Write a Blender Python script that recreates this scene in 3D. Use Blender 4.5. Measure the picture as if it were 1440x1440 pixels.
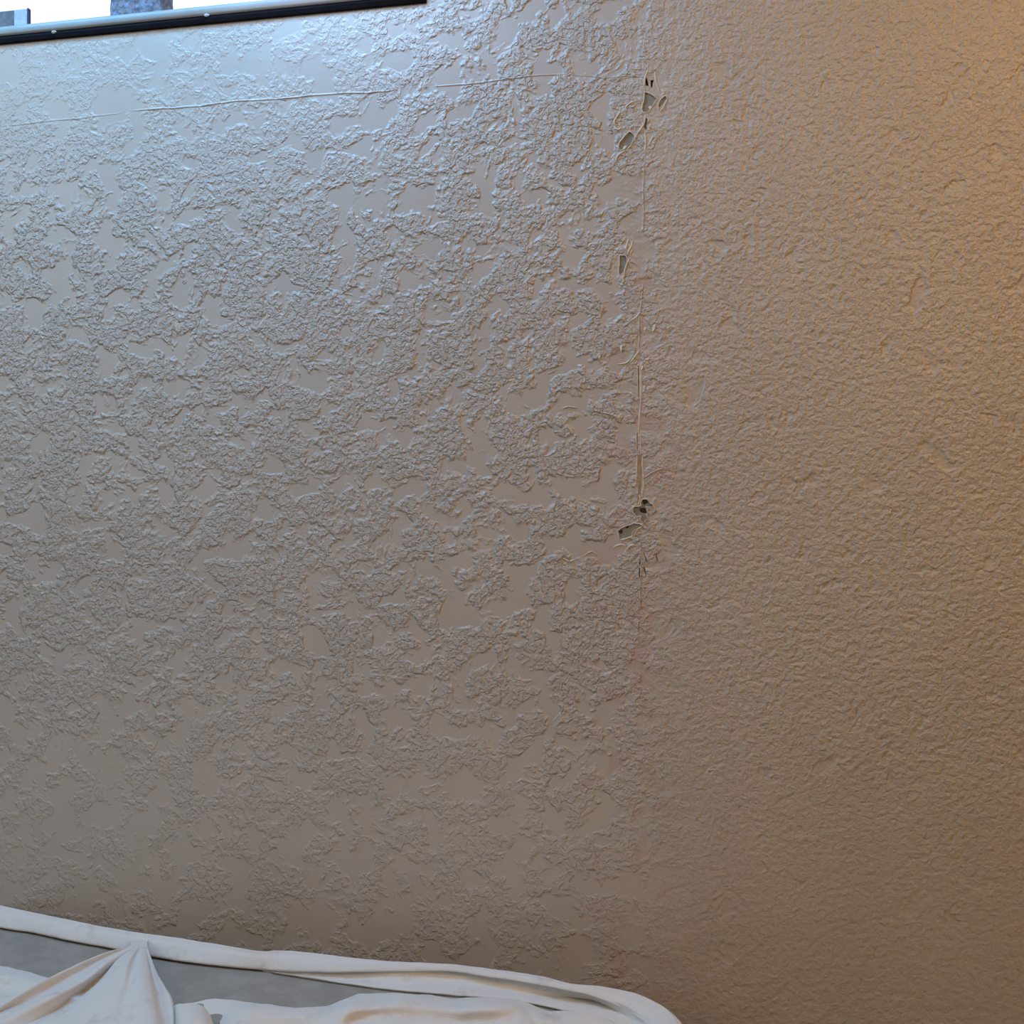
import bpy, bmesh, math, random
from mathutils import Vector, noise
from mathutils.geometry import delaunay_2d_cdt

random.seed(7)
R = math.radians
S = bpy.context.scene
C = S.collection
for o in list(bpy.data.objects):
    bpy.data.objects.remove(o)

# ------------------------------------------------------------------ camera
F = 1440.0                      # focal length in pixels of a 1440 px wide frame
YAW = R(11.0)
CAM = Vector((0.0, -1.35, 1.15))
cd = bpy.data.cameras.new('camera')
cd.sensor_width = 36.0
cd.lens = 36.0
cd.clip_start = 0.02
cam = bpy.data.objects.new('camera', cd)
C.objects.link(cam)
cam.location = CAM
cam.rotation_euler = (R(90), 0, YAW)
S.camera = cam

# ------------------------------------------------------------------ world, lights, exposure
w = bpy.data.worlds.new('sky')
S.world = w
w.use_nodes = True
bgn = w.node_tree.nodes['Background']
bgn.inputs[0].default_value = (0.95, 0.96, 1.0, 1)
bgn.inputs[1].default_value = 1.3
S.view_settings.view_transform = 'Standard'
S.view_settings.look = 'None'
S.view_settings.exposure = 0.0
S.view_settings.gamma = 1.0
S.view_settings.use_curve_mapping = False


def area(name, loc, target, sx, sy, power, col, spread=180):
    l = bpy.data.lights.new(name, 'AREA')
    l.shape = 'RECTANGLE'
    l.size, l.size_y = sx, sy
    l.energy = power
    l.color = col
    l.spread = R(spread)
    o = bpy.data.objects.new(name, l)
    C.objects.link(o)
    o.location = loc
    o.rotation_euler = (Vector(target) - Vector(loc)).to_track_quat('-Z', 'Y').to_euler()
    return o


# blue area lights added in the room, standing in for window daylight: one close to the sill, and the wider spread down the wall
area('added_blue_fill', (-0.48, -0.09, 1.93), (-0.46, -0.03, 1.5), 0.35, 0.10, 0.54, (0.38, 0.59, 1.0))
area('added_blue_spread', (-0.85, -0.28, 2.38), (-0.85, -0.12, 1.0), 0.90, 0.12, 9.8, (0.21, 0.55, 1.0))
area('added_blue_spread', (-0.9, -0.5, 2.3), (-0.9, -0.1, 1.2), 0.80, 0.50, 6.5, (0.20, 0.56, 1.0))


# assumed warm lamp, unseen, up to the right, made of two point lights
def lamp(loc, power, col):
    pl = bpy.data.lights.new('assumed_lamp', 'POINT')
    pl.energy = power
    pl.color = col
    pl.shadow_soft_size = 0.08
    po = bpy.data.objects.new('assumed_lamp', pl)
    C.objects.link(po)
    po.location = loc


lamp((0.95, -1.10, 2.35), 17, (1.0, 0.56, 0.19))
lamp((0.90, -1.60, 2.20), 17, (1.0, 0.58, 0.19))
# added neutral fill from the left, standing in for ambient bounce; no windows there
area('side_fill', (-2.3, -0.9, 2.2), (-0.3, 0.0, 1.0), 0.6, 0.6, 7.0, (0.96, 1.0, 0.96))
area('side_fill', (-2.2, -2.0, 1.9), (-0.3, 0.0, 1.0), 1.0, 1.0, 5.5, (0.96, 1.0, 0.90))


# ------------------------------------------------------------------ pixel to place
FW = Vector((-math.sin(YAW), math.cos(YAW), 0))
RT = Vector((math.cos(YAW), math.sin(YAW), 0))
UP = Vector((0, 0, 1))


def ray(px, py):
    return FW + RT * ((px - 720.0) / F) + UP * ((720.0 - py) / F)


def W(px, py, d=0.0):           # point at distance d in front of the wall
    r = ray(px, py)
    return CAM + r * ((-d - CAM.y) / r.y)


TOPZ = 0.55                     # mattress top


def Q(px, py, h=0.0):           # point at height h above the mattress top
    r = ray(px, py)
    return CAM + r * ((TOPZ + h - CAM.z) / r.z)


# ------------------------------------------------------------------ helpers
def link(name, me, m, parent=None, smooth=True):
    o = bpy.data.objects.new(name, me)
    C.objects.link(o)
    if m:
        me.materials.append(m)
    if smooth:
        me.polygons.foreach_set('use_smooth', [True] * len(me.polygons))
    if parent:
        o.parent = parent
    return o


def obj(name, bm, m, parent=None, smooth=True):
    me = bpy.data.meshes.new(name)
    bm.normal_update()
    bm.to_mesh(me)
    bm.free()
    return link(name, me, m, parent, smooth)


def empty(name, loc=(0, 0, 0)):
    o = bpy.data.objects.new(name, None)
    o.location = loc
    o.empty_display_size = 0.05
    C.objects.link(o)
    return o


def tag(o, label=None, cat=None, group=None, kind=None):
    if label: o['label'] = label
    if cat: o['category'] = cat
    if group: o['group'] = group
    if kind: o['kind'] = kind
    return o


def box(bm, x0, x1, y0, y1, z0, z1, bev=0.0, seg=2):
    r = bmesh.ops.create_cube(bm, size=1.0)
    vs = r['verts']
    for v in vs:
        v.co = Vector(((x0 + x1) / 2 + v.co.x * (x1 - x0), (y0 + y1) / 2 + v.co.y * (y1 - y0), (z0 + z1) / 2 + v.co.z * (z1 - z0)))
    if bev:
        es = list({e for v in vs for e in v.link_edges})
        bmesh.ops.bevel(bm, geom=es, offset=bev, segments=seg, profile=0.5, affect='EDGES')


def boxobj(name, dims, m, parent=None, bev=0.0, seg=2, smooth=False):
    bm = bmesh.new()
    box(bm, *dims, bev=bev, seg=seg)
    return obj(name, bm, m, parent, smooth)


def catmull(p0, p1, p2, p3, t):
    t2, t3 = t * t, t * t * t
    return 0.5 * ((2 * p1) + (-p0 + p2) * t + (2 * p0 - 5 * p1 + 4 * p2 - p3) * t2 + (-p0 + 3 * p1 - 3 * p2 + p3) * t3)


def spline(pts, n):
    """n samples per span through the points, ends included"""
    out = []
    m = len(pts)
    for i in range(m - 1):
        a = pts[max(i - 1, 0)]; b = pts[i]; c = pts[i + 1]; d = pts[min(i + 2, m - 1)]
        for k in range(n):
            out.append(catmull(a, b, c, d, k / n))
    out.append(pts[-1].copy())
    return out


def patch(rows, nu, nv, wr=0.0, ws=30.0, thick=0.0016, seed=0.0):
    """cloth through a net of points; rows all of one length"""
    rows = [spline(r, nu) for r in rows]
    cols = list(zip(*rows))
    cols = [spline(list(c), nv) for c in cols]
    nx, ny = len(cols), len(cols[0])
    g = []
    for i in range(nx):
        g.append([])
        for j in range(ny):
            p = cols[i][j]
            if wr:
                q = Vector((p.x * ws, p.y * ws, p.z * ws + seed))
                p = p + Vector((0, -0.35, 1)) * (wr * (noise.noise(q) + 0.5 * noise.noise(q * 2.3)))
            g[i].append(p)
    bm = bmesh.new()
    vs = [[bm.verts.new(p) for p in c] for c in g]
    for i in range(nx - 1):
        for j in range(ny - 1):
            bm.faces.new((vs[i][j], vs[i + 1][j], vs[i + 1][j + 1], vs[i][j + 1]))
    bm.normal_update()
    if sum(f.normal.z for f in bm.faces) < 0:
        bmesh.ops.reverse_faces(bm, faces=bm.faces[:])
    return bm


# ------------------------------------------------------------------ materials
class NT:
    def __init__(s, name):
        s.m = bpy.data.materials.new(name)
        s.m.use_nodes = True
        s.t = s.m.node_tree
        s.n = s.t.nodes
        s.b = s.n['Principled BSDF']
        s.b.inputs['Specular IOR Level'].default_value = 0.3

    def put(s, sock, v):
        if isinstance(v, bpy.types.NodeSocket):
            s.t.links.new(v, sock)
        else:
            sock.default_value = v

    def math(s, op, a, b=0.0, c=None, clamp=False):
        n = s.n.new('ShaderNodeMath')
        n.operation = op
        n.use_clamp = clamp
        s.put(n.inputs[0], a); s.put(n.inputs[1], b)
        if c is not None: s.put(n.inputs[2], c)
        return n.outputs[0]

    def noise(s, vec, scale, detail=2.0, rough=0.5, dist=0.0):
        n = s.n.new('ShaderNodeTexNoise')
        s.put(n.inputs['Vector'], vec)
        n.inputs['Scale'].default_value = scale
        n.inputs['Detail'].default_value = detail
        n.inputs['Roughness'].default_value = rough
        n.inputs['Distortion'].default_value = dist
        return n.outputs[0]

    def step(s, v, lo, hi, a=0.0, b=1.0, smooth=True):
        n = s.n.new('ShaderNodeMapRange')
        n.interpolation_type = 'SMOOTHSTEP' if smooth else 'LINEAR'
        s.put(n.inputs['Value'], v)
        s.put(n.inputs['From Min'], lo); s.put(n.inputs['From Max'], hi)
        s.put(n.inputs['To Min'], a); s.put(n.inputs['To Max'], b)
        return n.outputs[0]

    def mix(s, f, a, b):
        n = s.n.new('ShaderNodeMix')
        n.data_type = 'RGBA'
        s.put(n.inputs[0], f); s.put(n.inputs[6], a); s.put(n.inputs[7], b)
        return n.outputs[2]

    def mixf(s, f, a, b):
        n = s.n.new('ShaderNodeMix')
        n.data_type = 'FLOAT'
        s.put(n.inputs[0], f); s.put(n.inputs[2], a); s.put(n.inputs[3], b)
        return n.outputs[0]

    def pos(s):
        g = s.n.new('ShaderNodeTexCoord')
        x = s.n.new('ShaderNodeSeparateXYZ')
        s.t.links.new(g.outputs['Object'], x.inputs[0])
        return g.outputs['Object'], x.outputs[0], x.outputs[1], x.outputs[2]

    def bump(s, h, dist, strength=1.0):
        n = s.n.new('ShaderNodeBump')
        n.inputs['Strength'].default_value = strength
        n.inputs['Distance'].default_value = dist
        s.put(n.inputs['Height'], h)
        s.t.links.new(n.outputs[0], s.b.inputs['Normal'])


def rgb(r, g, b):
    return (r, g, b, 1.0)


def wall_paint():
    s = NT('textured_wall_paint')
    P, x, y, z = s.pos()
    # knockdown islands with sharp edges, and worm-like strokes between them
    k1 = s.noise(P, 108, 2.2, 0.5, 0.25)
    isl = s.step(k1, 0.465, 0.545)
    k2 = s.noise(P, 170, 1.5, 0.5, 0.35)
    worm = s.step(s.math('ABSOLUTE', s.math('SUBTRACT', k2, 0.5)), 0.0, 0.045, 1.0, 0.0)
    isl2 = s.step(k2, 0.50, 0.57)
    peel = s.noise(P, 122, 2.5, 0.5, 0.2)
    fine = s.noise(P, 420, 2.0, 0.5)
    # where the spray left bare smooth spots
    big = s.noise(P, 25, 3.0, 0.58, 0.3)
    large = s.noise(P, 4.0, 2.0, 0.5)
    thr = s.math('ADD', 0.325, s.math('MULTIPLY', large, 0.20))
    low = s.step(z, 0.58, 1.02)
    thr = s.math('ADD', thr, s.math('MULTIPLY', s.math('SUBTRACT', 1.0, low), 0.03))
    cover = s.step(big, thr, s.math('ADD', thr, 0.10))
    right = s.step(x, -0.16, 0.02)                    # past the joint the spray is softer
    left_h = s.math('MULTIPLY', s.math('ADD', s.math('MULTIPLY', isl, 0.50), s.math('ADD', s.math('MULTIPLY', isl2, 0.22), s.math('MULTIPLY', s.math('ADD', peel, s.math('MULTIPLY', worm, 0.12)), 0.55))), cover)
    right_h = s.math('ADD', s.math('MULTIPLY', peel, 1.35), s.math('MULTIPLY', isl2, 0.12))
    right_h = s.math('MULTIPLY', right_h, s.step(big, 0.30, 0.42, 0.25, 1.0))
    h = s.mixf(right, left_h, right_h)
    h = s.math('MULTIPLY', h, s.math('ADD', 0.38, s.math('MULTIPLY', low, 0.62)))
    calm = s.math('MULTIPLY', s.step(z, 1.52, 1.80), s.step(x, -0.30, -0.55))
    h = s.math('MULTIPLY', h, s.math('SUBTRACT', 1.0, s.math('MULTIPLY', calm, 0.7)))
    h = s.math('ADD', h, s.math('MULTIPLY', fine, 0.03))
    # broad trowelled filler over the joint and the general unevenness of the board
    h = s.math('ADD', h, s.math('MULTIPLY', s.noise(P, 9, 1.0), 0.5))
    s.bump(h, 0.0029, 1.0)
    base = rgb(0.48, 0.435, 0.385)
    c = s.mix(s.step(s.noise(P, 7, 3.0, 0.6), 0.35, 0.7), base, rgb(0.46, 0.415, 0.365))
    # faint pink stains that show along the joint
    near = s.math('MULTIPLY', s.step(x, -0.20, -0.11), s.step(x, -0.01, -0.09))
    near = s.math('MULTIPLY', near, s.step(z, 1.55, 1.40))
    pk = s.math('MULTIPLY', near, s.step(s.noise(P, 28, 2.0, 0.5), 0.53, 0.62))
    c = s.mix(s.math('MULTIPLY', pk, 0.55), c, rgb(0.47, 0.335, 0.30))
    s.put(s.b.inputs['Base Color'], c)
    s.b.inputs['Roughness'].default_value = 0.40
    s.b.inputs['Specular IOR Level'].default_value = 0.5
    return s.m


def plain(name, col, rough=0.6, sc=60.0, var=0.12, bd=0.0003, bs=200.0, spec=0.3, metal=0.0):
    s = NT(name)
    P, x, y, z = s.pos()
    f = s.noise(P, sc, 3.0, 0.6)
    d = tuple(c * (1 - var) for c in col[:3]) + (1.0,)
    s.put(s.b.inputs['Base Color'], s.mix(s.step(f, 0.35, 0.65), col, d))
    s.b.inputs['Roughness'].default_value = rough
    s.b.inputs['Specular IOR Level'].default_value = spec
    s.b.inputs['Metallic'].default_value = metal
    if bd:
        s.bump(s.noise(P, bs, 2.0, 0.5), bd)
    return s.m


def cotton():
    s = NT('white_cotton')
    P, x, y, z = s.pos()
    wv = s.n.new('ShaderNodeTexWave'); wv.inputs['Scale'].default_value = 420
    wv.bands_direction = 'X'
    wv2 = s.n.new('ShaderNodeTexWave'); wv2.inputs['Scale'].default_value = 420
    wv2.bands_direction = 'Y'
    s.put(wv.inputs['Vector'], P); s.put(wv2.inputs['Vector'], P)
    h = s.math('ADD', s.math('MULTIPLY', wv.outputs['Fac'], 0.10), s.math('MULTIPLY', wv2.outputs['Fac'], 0.10))
    h = s.math('ADD', h, s.math('MULTIPLY', s.noise(P, 55, 3.0, 0.55, 0.4), 1.0))
    h = s.math('ADD', h, s.math('MULTIPLY', s.noise(P, 600, 2.0), 0.12))
    s.bump(h, 0.0013, 1.0)
    c = s.mix(s.step(s.noise(P, 24, 3.0, 0.6), 0.55, 0.78), rgb(0.745, 0.73, 0.70), rgb(0.60, 0.56, 0.52))
    s.put(s.b.inputs['Base Color'], c)
    s.b.inputs['Roughness'].default_value = 0.9
    s.b.inputs['Specular IOR Level'].default_value = 0.1
    s.b.inputs['Sheen Weight'].default_value = 0.15
    return s.m


M_wall = wall_paint()
M_room = plain('room_paint', rgb(0.52, 0.48, 0.43), 0.7, 3.0, 0.05, 0.0006, 90)
M_ceil = plain('ceiling_paint', rgb(0.70, 0.68, 0.65), 0.8, 3.0, 0.04, 0.0006, 90)
M_floor = plain('carpet_floor', rgb(0.26, 0.22, 0.18), 0.95, 40.0, 0.3, 0.003, 300)
M_cot = cotton()
M_mat = plain('mattress_ticking', rgb(0.34, 0.315, 0.275), 0.9, 30.0, 0.15, 0.0005, 500, 0.1)
M_base = plain('bed_base_cloth', rgb(0.20, 0.18, 0.16), 0.9, 30.0, 0.15, 0.0005, 500, 0.1)
M_plas = plain('bare_grey_board', rgb(0.285, 0.295, 0.262), 0.85, 160.0, 0.15, 0.0005, 350, 0.1)
M_lip = plain('torn_paint_edge', rgb(0.64, 0.575, 0.49), 0.5, 200.0, 0.1, 0.0003, 400)
M_hole = plain('dark_crevice', rgb(0.055, 0.045, 0.03), 0.9, 200.0, 0.3, 0.0004, 400, 0.1)
M_tape = plain('yellowed_joint_tape', rgb(0.42, 0.31, 0.19), 0.7, 90.0, 0.3, 0.0005, 300)
M_flake = plain('pale_paint_flake', rgb(0.80, 0.76, 0.66), 0.45, 200.0, 0.08, 0.0002, 400)
M_rail = plain('grey_green_rail', rgb(0.30, 0.32, 0.30), 0.45, 12.0, 0.12, 0.0002, 120, 0.5)
M_under = plain('black_underside_shade', rgb(0.008, 0.009, 0.014), 0.8, 30.0, 0.3, 0.0003, 150, 0.12)  # near-black colour standing for the shade under the sill rail
M_screw = plain('screw_steel', rgb(0.5, 0.52, 0.54), 0.35, 200.0, 0.1, 0.0, 1, 0.5, 0.9)
M_lilac = plain('lilac_end', rgb(0.45, 0.52, 0.80), 0.6, 90.0, 0.25, 0.0004, 200)
M_grey = plain('dull_grey_card', rgb(0.16, 0.165, 0.18), 0.7, 80.0, 0.3, 0.0004, 200)
M_edge = plain('dark_edge', rgb(0.05, 0.05, 0.09), 0.6, 80.0, 0.2, 0.0, 1)


def stone_mat():
    s = NT('mottled_stone')
    P, x, y, z = s.pos()
    a = s.step(s.noise(P, 110, 3.0, 0.65, 0.4), 0.40, 0.60)
    c = s.mix(a, rgb(0.10, 0.105, 0.13), rgb(0.21, 0.21, 0.23))
    b = s.step(s.noise(P, 70, 2.0, 0.6), 0.54, 0.66)
    c = s.mix(s.math('MULTIPLY', b, 0.7), c, rgb(0.22, 0.28, 0.44))
    s.put(s.b.inputs['Base Color'], c)
    s.b.inputs['Roughness'].default_value = 0.7
    s.bump(s.noise(P, 150, 2.0), 0.002)
    return s.m


def glass_mat():
    s = NT('window_glass')
    s.b.inputs['Base Color'].default_value = rgb(0.95, 0.98, 1.0)
    s.b.inputs['Transmission Weight'].default_value = 1.0
    s.b.inputs['Roughness'].default_value = 0.0
    s.b.inputs['IOR'].default_value = 1.45
    return s.m


M_stone = stone_mat()
M_glass = glass_mat()

# ------------------------------------------------------------------ the wall in view, with its window opening and the places where paint has come off
XL, XR, YB, YT = -2.4, 1.7, 0.0, 2.45      # room sides, floor, ceiling
WX0, WX1, WZ0, WZ1 = -1.75, -0.385, 1.857, 2.30

chips = {
    'upper': [(907, 130), (913, 131.5), (918, 134), (923, 139), (919, 147), (914, 153), (912, 157), (904.5, 158), (903.2, 152), (903.5, 147), (906, 141)],
    'sliver': [(936.5, 134.5), (937.8, 140), (933, 147), (926.5, 153), (925.6, 148), (926.5, 144.5), (929.5, 140)],
    'slant': [(877, 194), (881, 189), (885.5, 185.5), (888, 187), (892, 191), (889, 200), (885.5, 205.5), (880, 212), (873, 210.5), (870, 208), (871, 201)],
    'tall': [(871.5, 359.6), (878, 359), (881, 361.7), (881.4, 368.6), (879.5, 378), (876, 384.6), (872, 386), (870, 382.5), (871.2, 372)],
    'knot': [(904.4, 702), (911, 703), (914, 708), (918, 710), (917, 713), (908, 712.6), (910.4, 721), (908, 723.6), (911, 729.4), (904.4, 735), (900.5, 729.4), (902.5, 725.5), (895.7, 726.5), (891, 721.6), (889, 712), (897, 713), (902, 711.5), (901.3, 707)],
    'arrow': [(868.5, 747), (874, 743), (882, 740), (892, 736), (902.5, 738), (900.5, 742), (892.8, 745), (889, 748), (888, 754.7), (880, 757), (872, 758.6), (870.4, 753.7)],
    # narrow slots
    'slot_a': [(896.9, 514), (898.6, 514), (898.9, 535), (898.7, 558), (897.0, 558), (897.1, 535)],
    'slot_b': [(895.3, 608), (896.6, 608), (896.9, 634), (895.6, 635)],
    'gap_a': [(908.5, 107), (910.5, 113), (912.5, 121), (908, 120.5), (907.5, 114)],
    'gap_b': [(914.5, 113), (920, 112.6), (918, 118), (917, 124), (915.2, 122)],
    'gap_c': [(905.5, 166), (910.5, 167), (909, 176), (909.5, 183), (906, 180), (903.5, 176.5)],
    'gap_d': [(899.5, 771), (901, 772), (902.5, 783), (901.0, 795), (898.3, 793), (900.2, 783)],
    'gap_e': [(903.6, 774), (905.2, 777), (911, 790), (909.0, 790)],
    'gap_f': [(921.5, 779), (923.2, 780), (925.5, 788), (924, 789)],
    'gap_g': [(904.5, 797), (906.5, 798), (908.8, 810), (906.6, 806)],
    'gap_h': [(898.2, 798), (900.0, 798), (900.2, 812), (898.4, 812)],
}


def densify(pts, jit=0.35, step=1.6):
    out = []
    n = len(pts)
    for i in range(n):
        a = Vector(pts[i]); b = Vector(pts[(i + 1) % n])
        k = max(1, int((b - a).length / step))
        for j in range(k):
            p = a.lerp(b, j / k)
            out.append((p.x + random.uniform(-jit, jit), p.y + random.uniform(-jit, jit)))
    return out


for k in chips:
    big = k[:3] not in ('slo', 'gap')
    chips[k] = densify(chips[k], 0.4 if big else 0.15, 1.6)

polys = []
for k, pts in chips.items():
    polys.append([(W(*p).x, W(*p).z) for p in pts])


def inside(x, y, poly):
    c = False
    n = len(poly)
    for i in range(n):
        x1, y1 = poly[i]; x2, y2 = poly[(i + 1) % n]
        if (y1 > y) != (y2 > y) and x < (x2 - x1) * (y - y1) / (y2 - y1) + x1:
            c = not c
    return c


win = [(WX0, WZ0), (WX1, WZ0), (WX1, WZ1), (WX0, WZ1)]
outer = [(XL, YB), (XR, YB), (XR, YT), (XL, YT)]
vv, ee = [], []
for poly in [outer, win] + polys:
    s0 = len(vv)
    vv += [Vector(p) for p in poly]
    ee += [(s0 + i, s0 + (i + 1) % len(poly)) for i in range(len(poly))]
gx = XL + 0.1
while gx < XR:
    gz = 0.1
    while gz < YT:
        if not inside(gx, gz, win):
            vv.append(Vector((gx, gz)))
        gz += 0.2
    gx += 0.2
rv, re, rf, *_ = delaunay_2d_cdt(vv, ee, [], 0, 1e-7)
bm = bmesh.new()
bv = [bm.verts.new((p.x, 0, p.y)) for p in rv]
for f in rf:
    cx = sum(rv[i].x for i in f) / 3; cz = sum(rv[i].y for i in f) / 3
    if inside(cx, cz, win) or any(inside(cx, cz, p) for p in polys):
        continue
    bm.faces.new([bv[i] for i in f])
bm.normal_update()
for f in bm.faces:
    if f.normal.y > 0:
        f.normal_flip()
# reveals of the window and outer side of the wall
T = 0.14
a = [bm.verts.new((x, 0, z)) for x, z in win]; b = [bm.verts.new((x, T, z)) for x, z in win]
for i in range(4):
    j = (i + 1) % 4
    bm.faces.new((a[i], a[j], b[j], b[i]))
o4 = [bm.verts.new((x, T, z)) for x, z in outer]
for i in range(4):
    j = (i + 1) % 4
    bm.faces.new((o4[i], o4[j], b[j], b[i]))
wall = obj('wall_back', bm, M_wall, None, False)
tag(wall, kind='structure')


def chip(name, pts, depth, lip, floor_m, lw=1.3, label=None):
    """a place where the paint is gone: sunken board, broken sides and a curled lip, all real relief"""
    n = len(pts)
    c = Vector((sum(p[0] for p in pts) / n, sum(p[1] for p in pts) / n))
    bm = bmesh.new()
    rings = []
    nrm = []
    ar = sum(pts[i][0] * pts[(i + 1) % n][1] - pts[(i + 1) % n][0] * pts[i][1] for i in range(n))
    sg = 1 if ar > 0 else -1
    for i in range(n):
        a = Vector(pts[(i - 1) % n]); b = Vector(pts[(i + 1) % n])
        t = (b - a).normalized()
        nrm.append(Vector((t.y, -t.x)) * sg)
    prof = []
    for i, p in enumerate(pts):
        q = Vector(p)
        hgt = lip * (0.55 + 0.9 * noise.noise(Vector((p[0] * 0.35, p[1] * 0.35, 3.1)))) 
        hgt = max(0.00008, hgt)
        ww = lw * (0.8 + 0.5 * noise.noise(Vector((p[0] * 0.3, p[1] * 0.3, 9.0))))
        o2 = q + nrm[i] * ww * 1.3
        o1 = q + nrm[i] * ww * 0.45
        prof.append([W(o2.x, o2.y, -0.00002), W(o1.x, o1.y, hgt), W(q.x, q.y, hgt * 0.8), W(q.x, q.y, -0.0002), W(q.x - nrm[i].x * 0.3, q.y - nrm[i].y * 0.3, -depth)])
    vs = [[bm.verts.new(p) for p in r] for r in prof]
    for i in range(n):
        j = (i + 1) % n
        for k in range(4):
            bm.faces.new((vs[i][k], vs[i][k + 1], vs[j][k + 1], vs[j][k]))
    bmesh.ops.recalc_face_normals(bm, faces=bm.faces[:])
    rim = obj('torn_edge', bm, M_lip if lip > 0.0003 else M_wall, None, True)
    bm = bmesh.new()
    ext = [W(p[0] + nrm[i].x * 0.5, p[1] + nrm[i].y * 0.5, -depth) for i, p in enumerate(pts)]
    ee = [(i, (i + 1) % n) for i in range(n)]
    poly = [(e.x, e.z) for e in ext]
    v2 = [Vector(p) for p in poly]
    xs = [p[0] for p in poly]; zs = [p[1] for p in poly]
    gx = min(xs)
    while gx < max(xs):
        gz = min(zs)
        while gz < max(zs):
            if inside(gx, gz, poly):
                v2.append(Vector((gx + random.uniform(-2, 2) * 1e-4, gz)))
            gz += 0.0022
        gx += 0.0022
    rv, _, rf, *_ = delaunay_2d_cdt(v2, ee, [], 0, 1e-7)
    bvs = [bm.verts.new((p.x, depth + 0.0005 * noise.noise(Vector((p.x * 260, p.y * 260, 0))), p.y)) for p in rv]
    for f in rf:
        cx = sum(rv[i].x for i in f) / 3; cz = sum(rv[i].y for i in f) / 3
        if inside(cx, cz, poly):
            bm.faces.new([bvs[i] for i in f])
    bm.normal_update()
    for f in bm.faces:
        if f.normal.y > 0: f.normal_flip()
    fl = obj(name, bm, floor_m, wall, True)
    rim.parent = fl
    if label:
        fl['label'] = label
    return fl


for k, pts in chips.items():
    if k[:3] == 'slo':
        chip('joint_slot', pts, 0.0016, 0.00035, M_wall, 0.9)
    elif k[:3] == 'gap':
        chip('paint_crevice', pts, 0.0022, 0.0003, M_hole if k in ('gap_a', 'gap_b') else M_plas, 0.9)
    else:
        chip('bare_patch', pts, 0.0012 if k != 'sliver' else 0.0009, 0.0015, M_plas, 1.3,
             {'upper': 'bare grey patch at the top of the cracked joint', 'knot': 'ragged bare patch with a dark hole in it', 'arrow': 'pointed bare patch below the ragged one'}.get(k))

# the dark hole inside the ragged patch: a broken-out pocket edge
def blob(name, pts, d0, d1, m, parent, jit=0.25):
    """small solid piece with an irregular outline between two depths"""
    pts = densify(pts, jit, 1.5)
    bm = bmesh.new()
    a = [bm.verts.new(W(*p, d0)) for p in pts]
    n = len(pts)
    c = Vector((sum(p[0] for p in pts) / n, sum(p[1] for p in pts) / n))
    b = [bm.verts.new(W(c.x + (p[0] - c.x) * 0.82, c.y + (p[1] - c.y) * 0.82, d1 + random.uniform(-1, 1) * 0.0001)) for p in pts]
    for i in range(n):
        j = (i + 1) % n
        bm.faces.new((a[i], a[j], b[j], b[i]))
    bm.faces.new(b)
    bmesh.ops.recalc_face_normals(bm, faces=bm.faces[:])
    return obj(name, bm, m, parent, False)


for pts in ([(898.8, 715), (904, 714), (909.2, 715), (909.6, 721), (904, 721.5), (900, 719.5)],
            [(903, 703), (908, 702.6), (912, 705), (911, 707), (905.8, 710.5), (903.2, 707)],
            [(869.5, 746.5), (874.5, 744.5), (876, 748.5), (872.5, 751)], [(879.5, 740.8), (883.5, 739.7), (884, 742), (880.5, 743)]):
    blob('dark_pocket', pts, -0.0014, -0.0007, M_hole, wall)

# strip of yellowed tape that shows where the joint has opened
bm = bmesh.new()
L = [(896.6, 640), (896.9, 655), (897.2, 670), (897.0, 676), (897.5, 688), (896.8, 700), (895.0, 708)]
Rr = [(902.0, 640), (901.6, 652), (902.6, 664), (901.8, 675), (901.0, 688), (899.8, 700), (897.2, 708)]
va = [bm.verts.new(W(*p, 0.0001)) for p in L]; vb = [bm.verts.new(W(*p, 0.0001)) for p in Rr]
vm = [bm.verts.new(W((l[0] + r[0]) / 2, l[1], 0.0005)) for l, r in zip(L, Rr)]
for i in range(len(L) - 1):
    bm.faces.new((va[i], vm[i], vm[i + 1], va[i + 1])); bm.faces.new((vm[i], vb[i], vb[i + 1], vm[i + 1]))
bmesh.ops.recalc_face_normals(bm, faces=bm.faces[:])
tp = obj('joint_tape', bm, M_tape, wall)
tp['label'] = 'yellowed strip of joint tape'


# paint beads and hairline ridges
def ridge(bm, pts, w, h, jit=0.4, n=4):
    sp = spline([Vector((p[0], p[1], 0)) for p in pts], n)
    m = len(sp)
    rows = []
    for i, p in enumerate(sp):
        t = (sp[min(i + 1, m - 1)] - sp[max(i - 1, 0)]).normalized()
        nn = Vector((-t.y, t.x, 0))
        p = p + nn * jit * noise.noise(Vector((p.x * 0.13, p.y * 0.13, 1.7)))
        e = min(1.0, i / 2.0, (m - 1 - i) / 2.0)
        ww = w * (0.35 + 0.65 * e) * (1 + 0.3 * noise.noise(Vector((p.x * .2, p.y * .2, 5))))
        hh = h * e * (0.7 + 0.8 * abs(noise.noise(Vector((p.x * .09, p.y * .09, 8)))))
        r = []
        for k, (u, q) in enumerate(((-1, 0), (-0.5, 0.75), (0, 1), (0.5, 0.75), (1, 0))):
            c = p + nn * (u * ww)
            r.append(bm.verts.new(W(c.x, c.y, hh * q if q else -0.00002)))
        rows.append(r)
    for i in range(m - 1):
        for k in range(4):
            bm.faces.new((rows[i][k], rows[i][k + 1], rows[i + 1][k + 1], rows[i + 1][k]))


def ridges(name, lines, m, w=1.2, h=0.0006, jit=0.4, kind=None):
    bm = bmesh.new()
    for l in lines:
        ridge(bm, l, w, h, jit)
    bm.normal_update()
    for f in bm.faces:
        if f.normal.y > 0: f.normal_flip()
    o = obj(name, bm, m, wall)
    if kind: o['kind'] = kind
    return o


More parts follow.
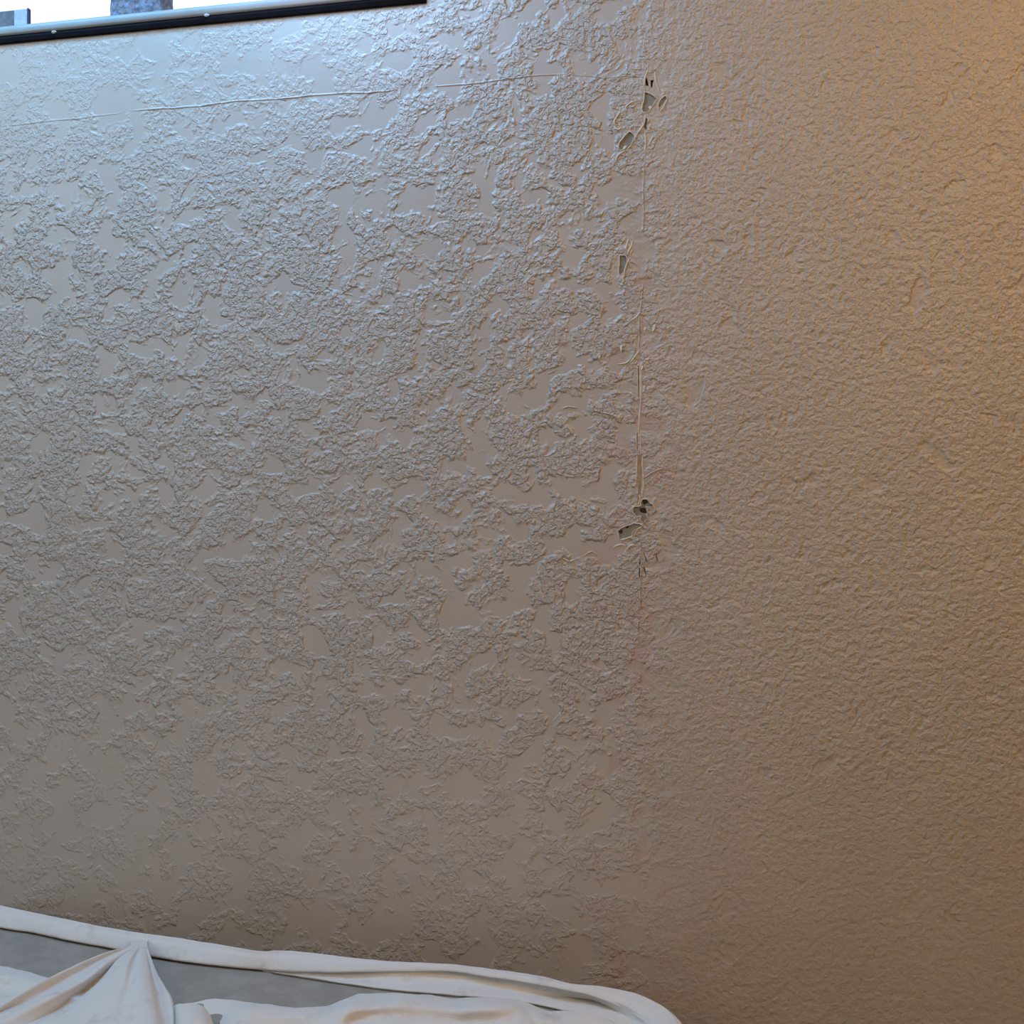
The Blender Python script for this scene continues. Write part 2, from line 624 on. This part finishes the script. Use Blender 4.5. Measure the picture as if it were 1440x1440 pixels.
# horizontal joint of the board
ridges('level_joint_bead', [[(608, 122), (640, 119), (670, 116.5), (700, 112.5), (735, 108), (760, 105.5), (797, 104)]], M_wall, 1.3, 0.0009, 0.5)
ridges('level_joint_bead', [[(798, 104.5), (830, 107), (850, 109), (880, 107), (905, 108)]], M_wall, 1.0, 0.0005, 1.0)
ridges('level_joint_bead', [[(180, 156), (230, 152), (280, 149), (330, 142), (390, 139), (440, 134), (480, 131), (520, 130), (560, 126)]], M_wall, 1.6, 0.0009, 1.2)
ridges('level_joint_bead', [[(0, 178), (50, 172), (110, 166), (175, 158)]], M_wall, 1.6, 0.0005, 1.2)
# upright joint
ridges('upright_joint_bead', [[(912, 96), (907, 110), (906, 124)], [(921, 100), (922, 114), (926, 124), (928, 132)]], M_lip, 1.26, 0.0012)
ridges('upright_joint_bead', [[(908, 160), (905, 175), (901, 180)], [(907, 186), (908, 200), (907, 214)], [(919, 190), (914, 200), (911, 206)]], M_lip, 1.15, 0.0010)
ridges('upright_joint_bead', [[(906, 230), (905, 250), (904, 270), (905, 300), (904, 330)], [(901, 180), (895, 190), (892, 200)]], M_wall, 1.26, 0.0010)
ridges('upright_joint_bead', [[(905, 395), (903, 412), (901, 432), (899, 450), (899, 470), (898, 500)], [(899, 432), (902, 440), (903, 470)]], M_wall, 1.15, 0.0010)
ridges('upright_joint_bead', [[(901.2, 512), (901.6, 535), (901.2, 560), (899, 590), (897.5, 608)], [(900.5, 606), (901, 640)]], M_lip, 1.15, 0.0010)
ridges('upright_joint_bead', [[(903.5, 640), (904, 660), (904.5, 672), (905, 685), (902, 698)], [(895.8, 640), (895.5, 660), (894, 680)]], M_lip, 1.03, 0.0008)
ridges('upright_joint_bead', [[(902, 758), (901, 770), (902, 800), (900, 830), (901, 860)], [(899, 862), (897, 885), (898, 905)]], M_wall, 1.26, 0.0010)
ridges('upright_joint_bead', [[(823, 505), (822, 560)], [(759, 365), (760, 396)], [(701, 375), (702, 396)]], M_wall, 0.92, 0.0008, 0.3)
# loose curls around the torn places
curls = [[(866, 228), (868, 220), (875, 214), (880, 212)], [(866, 178), (864, 171), (870, 160), (873, 156)], [(864, 179), (870, 182), (874, 178)],
         [(880, 150), (886, 145), (893, 142)], [(884, 157), (880, 152), (882, 148)], [(893, 148), (888, 151), (886, 148)], [(886, 180), (892, 176), (894, 184)], [(893, 192), (900, 183), (903, 176)],
         [(884, 335), (881, 345), (880, 352)], [(891, 337), (886, 350), (883, 357)], [(890, 350), (886, 358)], [(886, 364), (881, 372), (878, 384), (876, 392)], [(873, 388), (877, 394), (875, 398)],
         [(930, 125), (934, 130), (930, 134)], [(937, 140), (934, 150), (928, 157)],
         [(873, 430), (872, 436)], [(886, 452), (895, 446), (900, 438)], [(886, 510), (894, 500), (901, 490)], [(868, 512), (880, 511), (886, 505)],
         [(905, 672), (912, 668), (922, 662), (934, 659)], [(892, 662), (897, 668)], [(896, 708), (892, 713), (886, 717)], [(898, 694), (900, 704), (897, 711)],
         [(905, 735), (911, 729)], [(893, 751), (897, 744), (902, 741)], [(872, 760), (882, 757), (890, 755)], [(862, 770), (872, 766), (880, 768)], [(880, 775), (886, 768), (892, 766)],
         [(780, 790), (790, 785), (800, 789), (812, 786)], [(820, 782), (832, 776), (840, 782)], [(790, 575), (800, 572), (812, 574)], [(832, 576), (846, 580), (862, 584), (870, 590)]]
for cpts in curls:
    ridges('paint_curl', [cpts], M_wall if cpts[0][0] < 860 or cpts[0][0] == 905 else M_lip, 1.25, 0.0013, 0.8)
# pale chips of loose paint sticking out along the joint
for (x, y, a, l, ww) in ((903, 517, 20, 3.6, 1.6), (919.5, 461.5, 20, 5.5, 1.8), (907, 462.5, 20, 3.0, 1.4), (873.5, 489.5, 5, 5.0, 1.6), (910.5, 505, 60, 3.0, 1.5), (843, 502, 30, 2.5, 1.2), (914, 151, 25, 2.4, 2.0), (878.5, 207.5, 35, 3.6, 1.8), (905.5, 545, 0, 3.4, 1.1), (887, 553, -60, 3, 1.1)):
    ca, sa = math.cos(R(a)), math.sin(R(a))
    pts = []
    for k in range(8):
        t = k / 8 * 2 * math.pi
        u = math.cos(t) * ww * random.uniform(.8, 1.1); v = math.sin(t) * l * random.uniform(.85, 1.1)
        pts.append((x + u * ca + v * sa, y - v * ca + u * sa))
    dd = -0.0011 if (x, y) in ((914, 151), (878.5, 207.5)) else -0.0001
    blob('paint_flake', pts, dd, dd + 0.0013, M_flake, wall, 0.1)

# ------------------------------------------------------------------ rest of the room
floor = boxobj('floor', (XL, XR, -3.4, 0.14, -0.05, 0.0), M_floor); tag(floor, kind='structure')
ceil = boxobj('ceiling', (XL, XR, -3.4, 0.14, YT, YT + 0.05), M_ceil); tag(ceil, kind='structure')
wl = boxobj('wall_left', (XL - 0.1, XL, -3.4, 0.14, 0, YT), M_room); tag(wl, kind='structure')
wr_ = boxobj('wall_right', (XR, XR + 0.1, -3.4, 0.14, 0, YT), M_room); tag(wr_, kind='structure')
wf = boxobj('wall_front', (XL, XR, -3.5, -3.4, 0, YT), M_room); tag(wf, kind='structure')

# ------------------------------------------------------------------ window
wn = empty('window_1', ((WX0 + WX1) / 2, 0, WZ0))
tag(wn, kind='structure')


def wpart(name, bm, m, smooth=False, parent=None):
    o = obj(name, bm, m, parent or wn, smooth)
    if not parent:
        o.matrix_parent_inverse = wn.matrix_world.inverted()
        o.location = o.location - Vector(wn.location)
    return o


def extrude_x(bm, prof, x0, x1):
    a = [bm.verts.new((x0, y, z)) for y, z in prof]; b = [bm.verts.new((x1, y, z)) for y, z in prof]
    n = len(prof)
    for i in range(n):
        j = (i + 1) % n
        bm.faces.new((a[i], b[i], b[j], a[j]))
    bm.faces.new(a); bm.faces.new(list(reversed(b)))
    bmesh.ops.recalc_face_normals(bm, faces=bm.faces[:])


zb = 1.8445
bm = bmesh.new()
prof = [(0.05, zb + 0.0155), (0.05, zb + 0.026), (0.0, zb + 0.026), (-0.003, zb + 0.0255), (-0.0062, zb + 0.0228), (-0.0075, zb + 0.0185), (-0.0072, zb + 0.014), (-0.0062, zb + 0.0105), (-0.0005, zb + 0.0105), (-0.0005, zb + 0.0155)]
extrude_x(bm, prof, WX0 - 0.02, WX1 + 0.004)
rail = wpart('sill_rail', bm, M_rail, True)
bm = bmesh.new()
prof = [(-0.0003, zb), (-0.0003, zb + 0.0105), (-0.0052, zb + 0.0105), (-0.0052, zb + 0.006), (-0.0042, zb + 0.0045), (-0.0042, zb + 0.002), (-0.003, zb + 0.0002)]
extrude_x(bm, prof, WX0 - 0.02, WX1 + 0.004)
wpart('underside_shade', bm, M_under, True)  # black strip painted in as the shaded underside of the rail
for px, py in ((75, 44.5), (290, 21)):
    p = W(px, py, 0.0072)
    bm = bmesh.new()
    r = bmesh.ops.create_cone(bm, cap_ends=True, segments=14, radius1=0.0032, radius2=0.0020, depth=0.0016)
    for v in r['verts']:
        v.co = Vector((v.co.x * 1.3 + p.x, p.y - v.co.z, p.z + v.co.y * 0.8))
    box(bm, p.x - 0.002, p.x + 0.002, p.y - 0.0012, p.y - 0.0006, p.z - 0.0003, p.z + 0.0003)
    wpart('screw', bm, M_screw)
# frame of the window inside the opening, and glass
bm = bmesh.new(); box(bm, WX0, WX0 + 0.03, 0.07, 0.11, WZ0 + 0.014, WZ1, 0.002); wpart('jamb', bm, M_rail)
bm = bmesh.new(); box(bm, WX1 - 0.02, WX1, 0.07, 0.11, WZ0 + 0.014, WZ1, 0.002); wpart('jamb', bm, M_rail)
bm = bmesh.new(); box(bm, WX0, WX1, 0.07, 0.11, WZ1 - 0.03, WZ1, 0.002); wpart('head_rail', bm, M_rail)
bm = bmesh.new(); box(bm, WX0, WX1, 0.07, 0.11, WZ0, WZ0 + 0.014, 0.002); wpart('bottom_rail', bm, M_rail)
bm = bmesh.new(); box(bm, WX0 + 0.03, WX1 - 0.02, 0.088, 0.092, WZ0 + 0.014, WZ1 - 0.03); wpart('glass_pane', bm, M_glass)

# two things that stand on the ledge
zt = zb + 0.0262
def ledge_box(name, px0, px1, h, d, m, label, cat, group=None):
    x0, x1 = W(px0, 30, -d).x, W(px1, 30, -d).x
    o = boxobj(name, (x0, x1, d, d + 0.03, zt, zt + h), m, None, 0.0012, 2, False)
    tag(o, label, cat, group)
    return o, x0, x1
b1 = empty('small_box', (W(10, 30, -0.012).x, 0.02, zt))
tag(b1, 'small dull grey box with lilac end on window ledge, cut by left edge of photo', 'box')
d = 0.012
x0, xm, x1, xe = W(-75, 30, -d).x, W(20, 30, -d).x, W(38, 30, -d).x, W(40, 30, -d).x
hh = W(30, 13, -d).z - zt
def lp(name, dims, m, parent):
    o = boxobj(name, dims, m, None, 0.0006, 1)
    o.parent = parent
    o.location = -Vector(parent.location)
    return o
lp('body', (x0, xm, d, d + 0.006, zt, zt + hh), M_grey, b1)
lp('end_panel', (xm, x1, d - 0.0005, d + 0.006, zt, zt + hh), M_lilac, b1)
lp('edge_strip', (x1, xe, d - 0.0005, d + 0.006, zt, zt + hh + 0.001), M_edge, b1)
# rough stone block
x0, x1 = W(154, 20, -d).x, W(228, 20, -d).x
bm = bmesh.new()
box(bm, x0, x1, d, d + 0.035, zt, zt + 0.06, 0.004, 3)
bmesh.ops.subdivide_edges(bm, edges=[e for e in bm.edges if e.calc_length() > 0.02], cuts=6, use_grid_fill=True)
for v in bm.verts:
    if v.co.z > zt + 0.001:
        v.co += Vector((noise.noise(v.co * 90), noise.noise(v.co * 80 + Vector((5, 0, 0))), 0)) * 0.0016
b2 = obj('stone_block', bm, M_stone, None, True)
tag(b2, 'mottled grey and blue block on the window ledge, right of the small box', 'block')

# ------------------------------------------------------------------ bed
Tp = [(-260, 1226), (-120, 1250), (0, 1273), (50, 1284), (100, 1294), (150, 1304), (200, 1312), (250, 1319), (300, 1327), (365, 1337.5), (390, 1336), (430, 1339), (480, 1345), (550, 1352), (630, 1356), (700, 1364), (760, 1373), (805, 1384), (850, 1388), (890, 1396), (920, 1408), (943, 1424), (954, 1442), (957, 1480), (955, 1560)]
Bp = [(-260, 1256), (-120, 1280), (0, 1304), (45, 1311), (95, 1322), (150, 1332), (205, 1343), (258, 1352), (310, 1358), (365, 1363), (390, 1365), (430, 1366.5), (480, 1367), (555, 1366), (632, 1366), (685, 1374), (740, 1382), (785, 1391), (822, 1398), (850, 1407), (876, 1418), (898, 1432), (910, 1446), (914, 1482), (914, 1560)]
bed = empty('bed', (-1.2, -0.5, 0.0))
tag(bed, 'low bed with bare taupe mattress top against the textured wall', 'bed')
# mattress outline in plan, following the white edge
ol = []
for (x, y) in Tp[:-1]:
    p = Q(x, y + 3, 0.012)
    ol.append(Vector((p.x - (0.006 if x > 900 else 0), min(p.y - 0.012, -0.012), 0)))
ol = [Vector((-2.2, ol[0].y + 0.0, 0))] + ol
ol += [Vector((ol[-1].x, -0.5, 0)), Vector((ol[-1].x, -0.85, 0)), Vector((ol[-1].x - 0.04, -0.94, 0)), Vector((ol[-1].x - 0.14, -0.98, 0)), Vector((-1.2, -0.98, 0)), Vector((-2.2, -0.98, 0))]
n = len(ol)
cen = sum(ol, Vector()) / n


def prism(name, z0, z1, rad, inset, m, parent):
    bm = bmesh.new()
    nr = []
    for i in range(n):
        t = (ol[(i + 1) % n] - ol[i - 1]).normalized()
        nr.append(Vector((-t.y, t.x, 0)))
    lev = [(z0, inset + 0.01), (z0 + 0.01, inset), (z1 - rad, inset)] + [(z1 - rad + rad * math.sin(a), inset + rad * (1 - math.cos(a))) for a in (0.4, 0.8, 1.2, 1.5708)]
    # inward is the side of the centre
    rings = []
    for z, ins in lev:
        ring = []
        for i in range(n):
            v = nr[i]
            if v.dot(cen - ol[i]) < 0: v = -v
            ring.append(bm.verts.new(ol[i] + v * ins + Vector((0, 0, z))))
        rings.append(ring)
    for a, b in zip(rings, rings[1:]):
        for i in range(n):
            j = (i + 1) % n
            bm.faces.new((a[i], a[j], b[j], b[i]))
    bm.faces.new(rings[-1]); bm.faces.new(list(reversed(rings[0])))
    bmesh.ops.recalc_face_normals(bm, faces=bm.faces[:])
    bmesh.ops.triangulate(bm, faces=[f for f in bm.faces if len(f.verts) > 4])
    o = obj(name, bm, m, None, True)
    o.parent = parent
    o.location = -Vector(parent.location)
    return o


prism('mattress', 0.30, TOPZ, 0.012, 0.0, M_mat, bed)
prism('base', 0.06, 0.30, 0.01, 0.015, M_base, bed)
for x in (-2.0, -0.2):
    for y in (-0.22, -0.85):
        bm = bmesh.new()
        bmesh.ops.create_cone(bm, cap_ends=True, segments=16, radius1=0.018, radius2=0.028, depth=0.062)
        o = obj('leg', bm, M_base, None, False)
        o.parent = bed
        o.location = Vector((x, y, 0.031)) - Vector(bed.location)

sheet = empty('bed_sheet', (-0.6, -0.2, TOPZ))
tag(sheet, 'crumpled white cotton sheet pulled into folds along the mattress edge by the wall', 'sheet')


def spart(name, bm, label=None):
    o = obj(name, bm, M_cot, None, True)
    o.parent = sheet
    o.location = -Vector(sheet.location)
    if label: o['label'] = label
    return o


def row(pts, h, dy=0.0, dpx=0.0, off=None):
    out = []
    for i, p in enumerate(pts):
        hh = h[i] if isinstance(h, (list, tuple)) else h
        if len(p) > 2: hh = p[2]
        v = Q(p[0] + dpx, p[1] + dy, hh)
        if off: v = v + Vector(off)
        out.append(v)
    return out


def lerp_rows(a, b, t):
    return [p.lerp(q, t) for p, q in zip(a, b)]


# rolled edge running along the wall side and round the corner
rt = row(Tp, 0.022)
rb = row(Bp, [.004] * 11 + [.006, .010, .015, .017, .017, .0175, .018, .017, .015, .012, .010, .008, .006, .004])
back = [p + Vector((0.0, min(0.008, max(-p.y - 0.004, 0.001)), -0.012)) for p in rt]
back2 = [p + Vector((0.0, min(0.006, max(-p.y - 0.003, 0.001)), -0.035)) for p in rt]
for i in range(20, len(Tp)):
    back[i] = rt[i] + Vector((0.010, 0.0, -0.012)); back2[i] = rt[i] + Vector((0.012, 0.0, -0.05))
m1 = [p + Vector((0, 0, 0.0015)) for p in lerp_rows(rt, rb, 0.25)]
m2 = [p + Vector((0, 0, 0.0035)) for p in lerp_rows(rt, rb, 0.65)]
rb2 = [p + Vector((0, 0.010, -0.003)) for p in rb]
spart('rolled_edge', patch([back2, back, rt, m1, m2, rb, rb2], 6, 4, 0.0007, 45))

# lower folded band that comes out from under the rolled edge on the right
M0 = [(365, 1361), (430, 1363), (500, 1364), (560, 1363), (632, 1363), (690, 1371), (745, 1380), (790, 1388), (826, 1396), (850, 1403), (880, 1415), (905, 1432), (916, 1450), (920, 1500)]
L1 = [(380, 1366), (440, 1374), (500, 1380), (560, 1382), (620, 1384.5), (680, 1390), (735, 1396), (785, 1402), (822, 1405), (845, 1411), (870, 1424), (893, 1440), (900, 1458), (904, 1505)]
L2 = [(385, 1367), (430, 1374), (482, 1382), (550, 1391), (620, 1397), (680, 1402), (735, 1408), (785, 1418), (822, 1425), (845, 1431), (864, 1438), (880, 1449), (886, 1462), (890, 1510)]
a = row(M0, [.004, .006, .010] + [.016] * 8 + [.012, .008, .006]); b = row(L1, [.002, .002, .003] + [.004] * 11); b0 = [p + Vector((0, 0, -0.0035)) for p in lerp_rows(a, b, 0.5)]
c = row(L2, 0.0035); c1 = [p + Vector((0, 0.004, -0.0045)) for p in c]
spart('folded_band', patch([a, b0, b, lerp_rows(b, c, 0.5), c, c1], 6, 4, 0.0008, 60, 0.0012, 3.0))

# sheet lying crumpled over the front of the mattress
G0 = [(246, 1412), (262, 1410), (300, 1406.5), (350, 1409), (400, 1414), (450, 1416), (478, 1408), (505, 1400), (560, 1396), (620, 1400), (690, 1405), (740, 1409), (765, 1418), (800, 1424), (850, 1434), (890, 1452)]
G1 = [(240, 1425), (262, 1420), (304, 1417), (350, 1420), (400, 1424), (450, 1427), (480, 1422), (505, 1416), (560, 1412), (620, 1416), (690, 1418), (740, 1420), (765, 1430), (800, 1436), (850, 1446), (890, 1466)]
g0 = row(G0, [.001, .001, .001] + [.004] * 13); g1 = row(G1, [.001, .001, .001, .014, .014, .013, .018, .020, .019, .014, .020, .012, .012, .006, .005, .003])
g2 = row([(x - 4, y + 26) for x, y in G1], [.001, .001, .001, .008, .003, .006, .010, .004, .007, .002, .004, .008, .001, .004, .003, .003])
g3 = row([(x - 10, y + 80) for x, y in G1], [.010, .004, .012, .006, .014, .012, .006, .012, .010, .014, .010, .004, .012, .006, .010, .008])
g4 = row([(x - 20, y + 220) for x, y in G1], [.004, .010, .004, .012, .008, .012, .008, .006, .012, .006, .010, .006, .010, .008, .006, .006])
g5 = row([(x - 30, y + 420) for x, y in G1], 0.001)
spart('crumpled_spread', patch([[p + Vector((0, -.004, -.004)) for p in g0], g0, g1, g2, g3, g4, g5], 10, 8, 0.0045, 24, 0.0014, 1.0))

# soft hump right of the tent fold
H0 = [(243, 1424), (248, 1413), (258, 1411), (272, 1411), (284, 1414), (294, 1425), (300, 1440)]
H1 = [(243, 1438), (249, 1424), (260, 1421), (273, 1421), (286, 1425), (297, 1438), (303, 1452)]
H2 = [(243, 1475), (250, 1450), (261, 1446), (275, 1446), (289, 1450), (300, 1465), (306, 1485)]
H3 = [(240, 1560), (250, 1540), (261, 1536), (276, 1536), (290, 1540), (302, 1550), (308, 1560)]
h0 = row(H0, [.004, .020, .024, .024, .021, .012, .004])
spart('soft_hump', patch([[p + Vector((0, .006, -.014)) for p in h0], h0, row(H1, [.004, .022, .028, .028, .024, .012, .004]), row(H2, [.003, .018, .024, .024, .02, .01, .003]), row(H3, .004)], 5, 5, 0.0008, 60, 0.0012, 6.0))

# sheet lying flat at the far left
K0 = [(-260, 1320), (-120, 1340), (-40, 1351), (0, 1358), (30, 1365), (60, 1373), (110, 1390), (160, 1420)]
K1 = [(x, y + 14) for x, y in K0]
K2 = [(x, y + 30) for x, y in K0]
K3 = [(x, y + 70) for x, y in K0]
K4 = [(x, y + 260) for x, y in K0]
K5 = [(x, y + 480) for x, y in K0]
k0 = row(K0, .002)
spart('flat_spread', patch([[p + Vector((0, -.003, -.003)) for p in k0], k0, row(K1, .010), row(K2, [.004, .006, .008, .004, .006, .004, .004, .003]), row(K3, [.012, .006, .010, .012, .008, .004, .003, .003]), row(K4, .006), row(K5, .001)], 7, 6, 0.0016, 34, 0.0014, 8.0))

# tent fold: lines fan out from the pinch at the rolled edge, alternately ridge and valley
fan = [
    # (points from the pinch downwards, height above mattress)
    [(181, 1322, .0175), (181, 1331, .0245), (150, 1342, .012), (117, 1356, .004), (69, 1380, .001), (42, 1394, .000), (0, 1421, .000), (-60, 1460, .0)],     # hidden foot behind
    [(182, 1322, .0175), (182, 1331, .0245), (154, 1337.5, .026), (117, 1352, .024), (69, 1375, .022), (42, 1389, .020), (0, 1416, .018), (-60, 1452, .016)],  # outer ridge
    [(184, 1322, .0175), (184, 1331, .0245), (156, 1343, .021), (120, 1363, .015), (74, 1388, .010), (44, 1404, .008), (0, 1429, .006), (-58, 1465, .006)],    # shaded face
    [(186, 1322, .0175), (186, 1331, .0245), (158, 1345.5, .026), (122, 1375, .024), (83, 1395, .022), (44, 1414, .020), (0, 1437, .018), (-56, 1475, .016)],  # second ridge
    [(188, 1322, .0175), (188, 1331, .0245), (162, 1350, .022), (131, 1377, .016), (97, 1401, .012), (60, 1422, .010), (30, 1443, .008), (-20, 1485, .008)],
    [(189, 1322, .0175), (189, 1331, .0245), (163, 1354, .016), (134, 1383, .006), (104, 1407, .002), (80, 1424, .000), (50, 1446, .000), (10, 1490, .000)],    # valley
    [(191, 1322, .0175), (191, 1331, .0245), (166, 1348, .030), (139, 1382, .026), (110, 1407, .022), (90, 1424, .018), (66, 1446, .014), (30, 1490, .012)],    # third ridge
    [(193, 1322, .0175), (193, 1331, .0245), (172, 1347, .037), (152, 1378, .034), (125, 1408, .030), (108, 1432, .026), (104, 1450, .022), (90, 1500, .016)],
    [(195, 1322, .0175), (195, 1331, .0245), (182, 1350, .041), (172, 1380, .040), (158, 1410, .038), (148, 1436, .034), (145, 1456, .030), (140, 1510, .022)],
    [(197, 1322, .0175), (197, 1331, .0245), (186, 1358, .036), (182, 1385, .036), (176, 1412, .035), (172, 1438, .032), (170, 1458, .028), (168, 1510, .020)],
    [(199, 1322, .0175), (199, 1331, .0245), (195, 1358, .042), (196, 1386, .042), (196, 1412, .040), (196, 1438, .036), (196, 1458, .032), (198, 1510, .024)],
    [(202, 1322, .0175), (202, 1331, .0245), (208, 1356, .037), (212, 1384, .037), (215, 1410, .036), (219, 1436, .034), (221, 1456, .030), (226, 1510, .022)],    # crest on the right
    [(205, 1322, .0175), (205, 1331, .0245), (212, 1362, .026), (220, 1388, .023), (226, 1412, .020), (232, 1438, .018), (234, 1456, .016), (240, 1510, .012)],
    [(207, 1322, .0175), (207, 1331, .0245), (219, 1364, .026), (231, 1386, .024), (241, 1405, .022), (244, 1432, .018), (243, 1456, .014), (248, 1510, .008)],
    [(208, 1322, .0175), (208, 1331, .0245), (220, 1368, .008), (232, 1392, .002), (243, 1411, .0), (247, 1436, .0), (246, 1460, .0), (252, 1515, .0)],
]
for f in fan:
    f.append((f[-1][0], f[-1][1] + 120, -0.001))
spart('tent_fold', patch([row(f, 0) for f in fan], 6, 5, 0.0006, 60, 0.0014, 11.0))
# the broad part of the sheet over the near half of the bed, hanging down in front and at the right side
EX, EY = ol[-7].x + 0.012, -0.995
bm = bmesh.new()
nx, ny = 150, 84
grid = []
for i in range(nx + 1):
    c = []
    for j in range(ny + 1):
        u = -2.15 + (EX + 2.15 + 0.24) * i / nx
        v = -0.345 - (0.65 + 0.26) * j / ny
        ox, oy = max(0.0, u - EX), max(0.0, EY - v)
        x, y = min(u, EX), max(v, EY)
        dn = max(ox, oy)
        # round the turn over the edge
        rx, ry = max(0.0, 0.03 - (EX - x)), max(0.0, 0.03 - (y - EY))
        z = TOPZ + 0.0075 - dn - 0.25 * (rx * rx + ry * ry) / 0.03
        q = Vector((u * 9, v * 9, 2.0))
        wv = noise.noise(q) * 0.004 + noise.noise(q * 2.6) * 0.002
        if ox > 0.01 or oy > 0.01:
            fl = min(1.0, dn / 0.1)
            wv2 = (0.010 * math.sin((u + v) * 38) + 0.02) * fl
            if ox > 0.01: x += wv2
            if oy > 0.01: y -= wv2
        else:
            z += abs(wv)
        c.append(bm.verts.new((x, y, z)))
    grid.append(c)
for i in range(nx):
    for j in range(ny):
        bm.faces.new((grid[i][j], grid[i][j + 1], grid[i + 1][j + 1], grid[i + 1][j]))
bmesh.ops.recalc_face_normals(bm, faces=bm.faces[:])
spart('hanging_spread', bm)
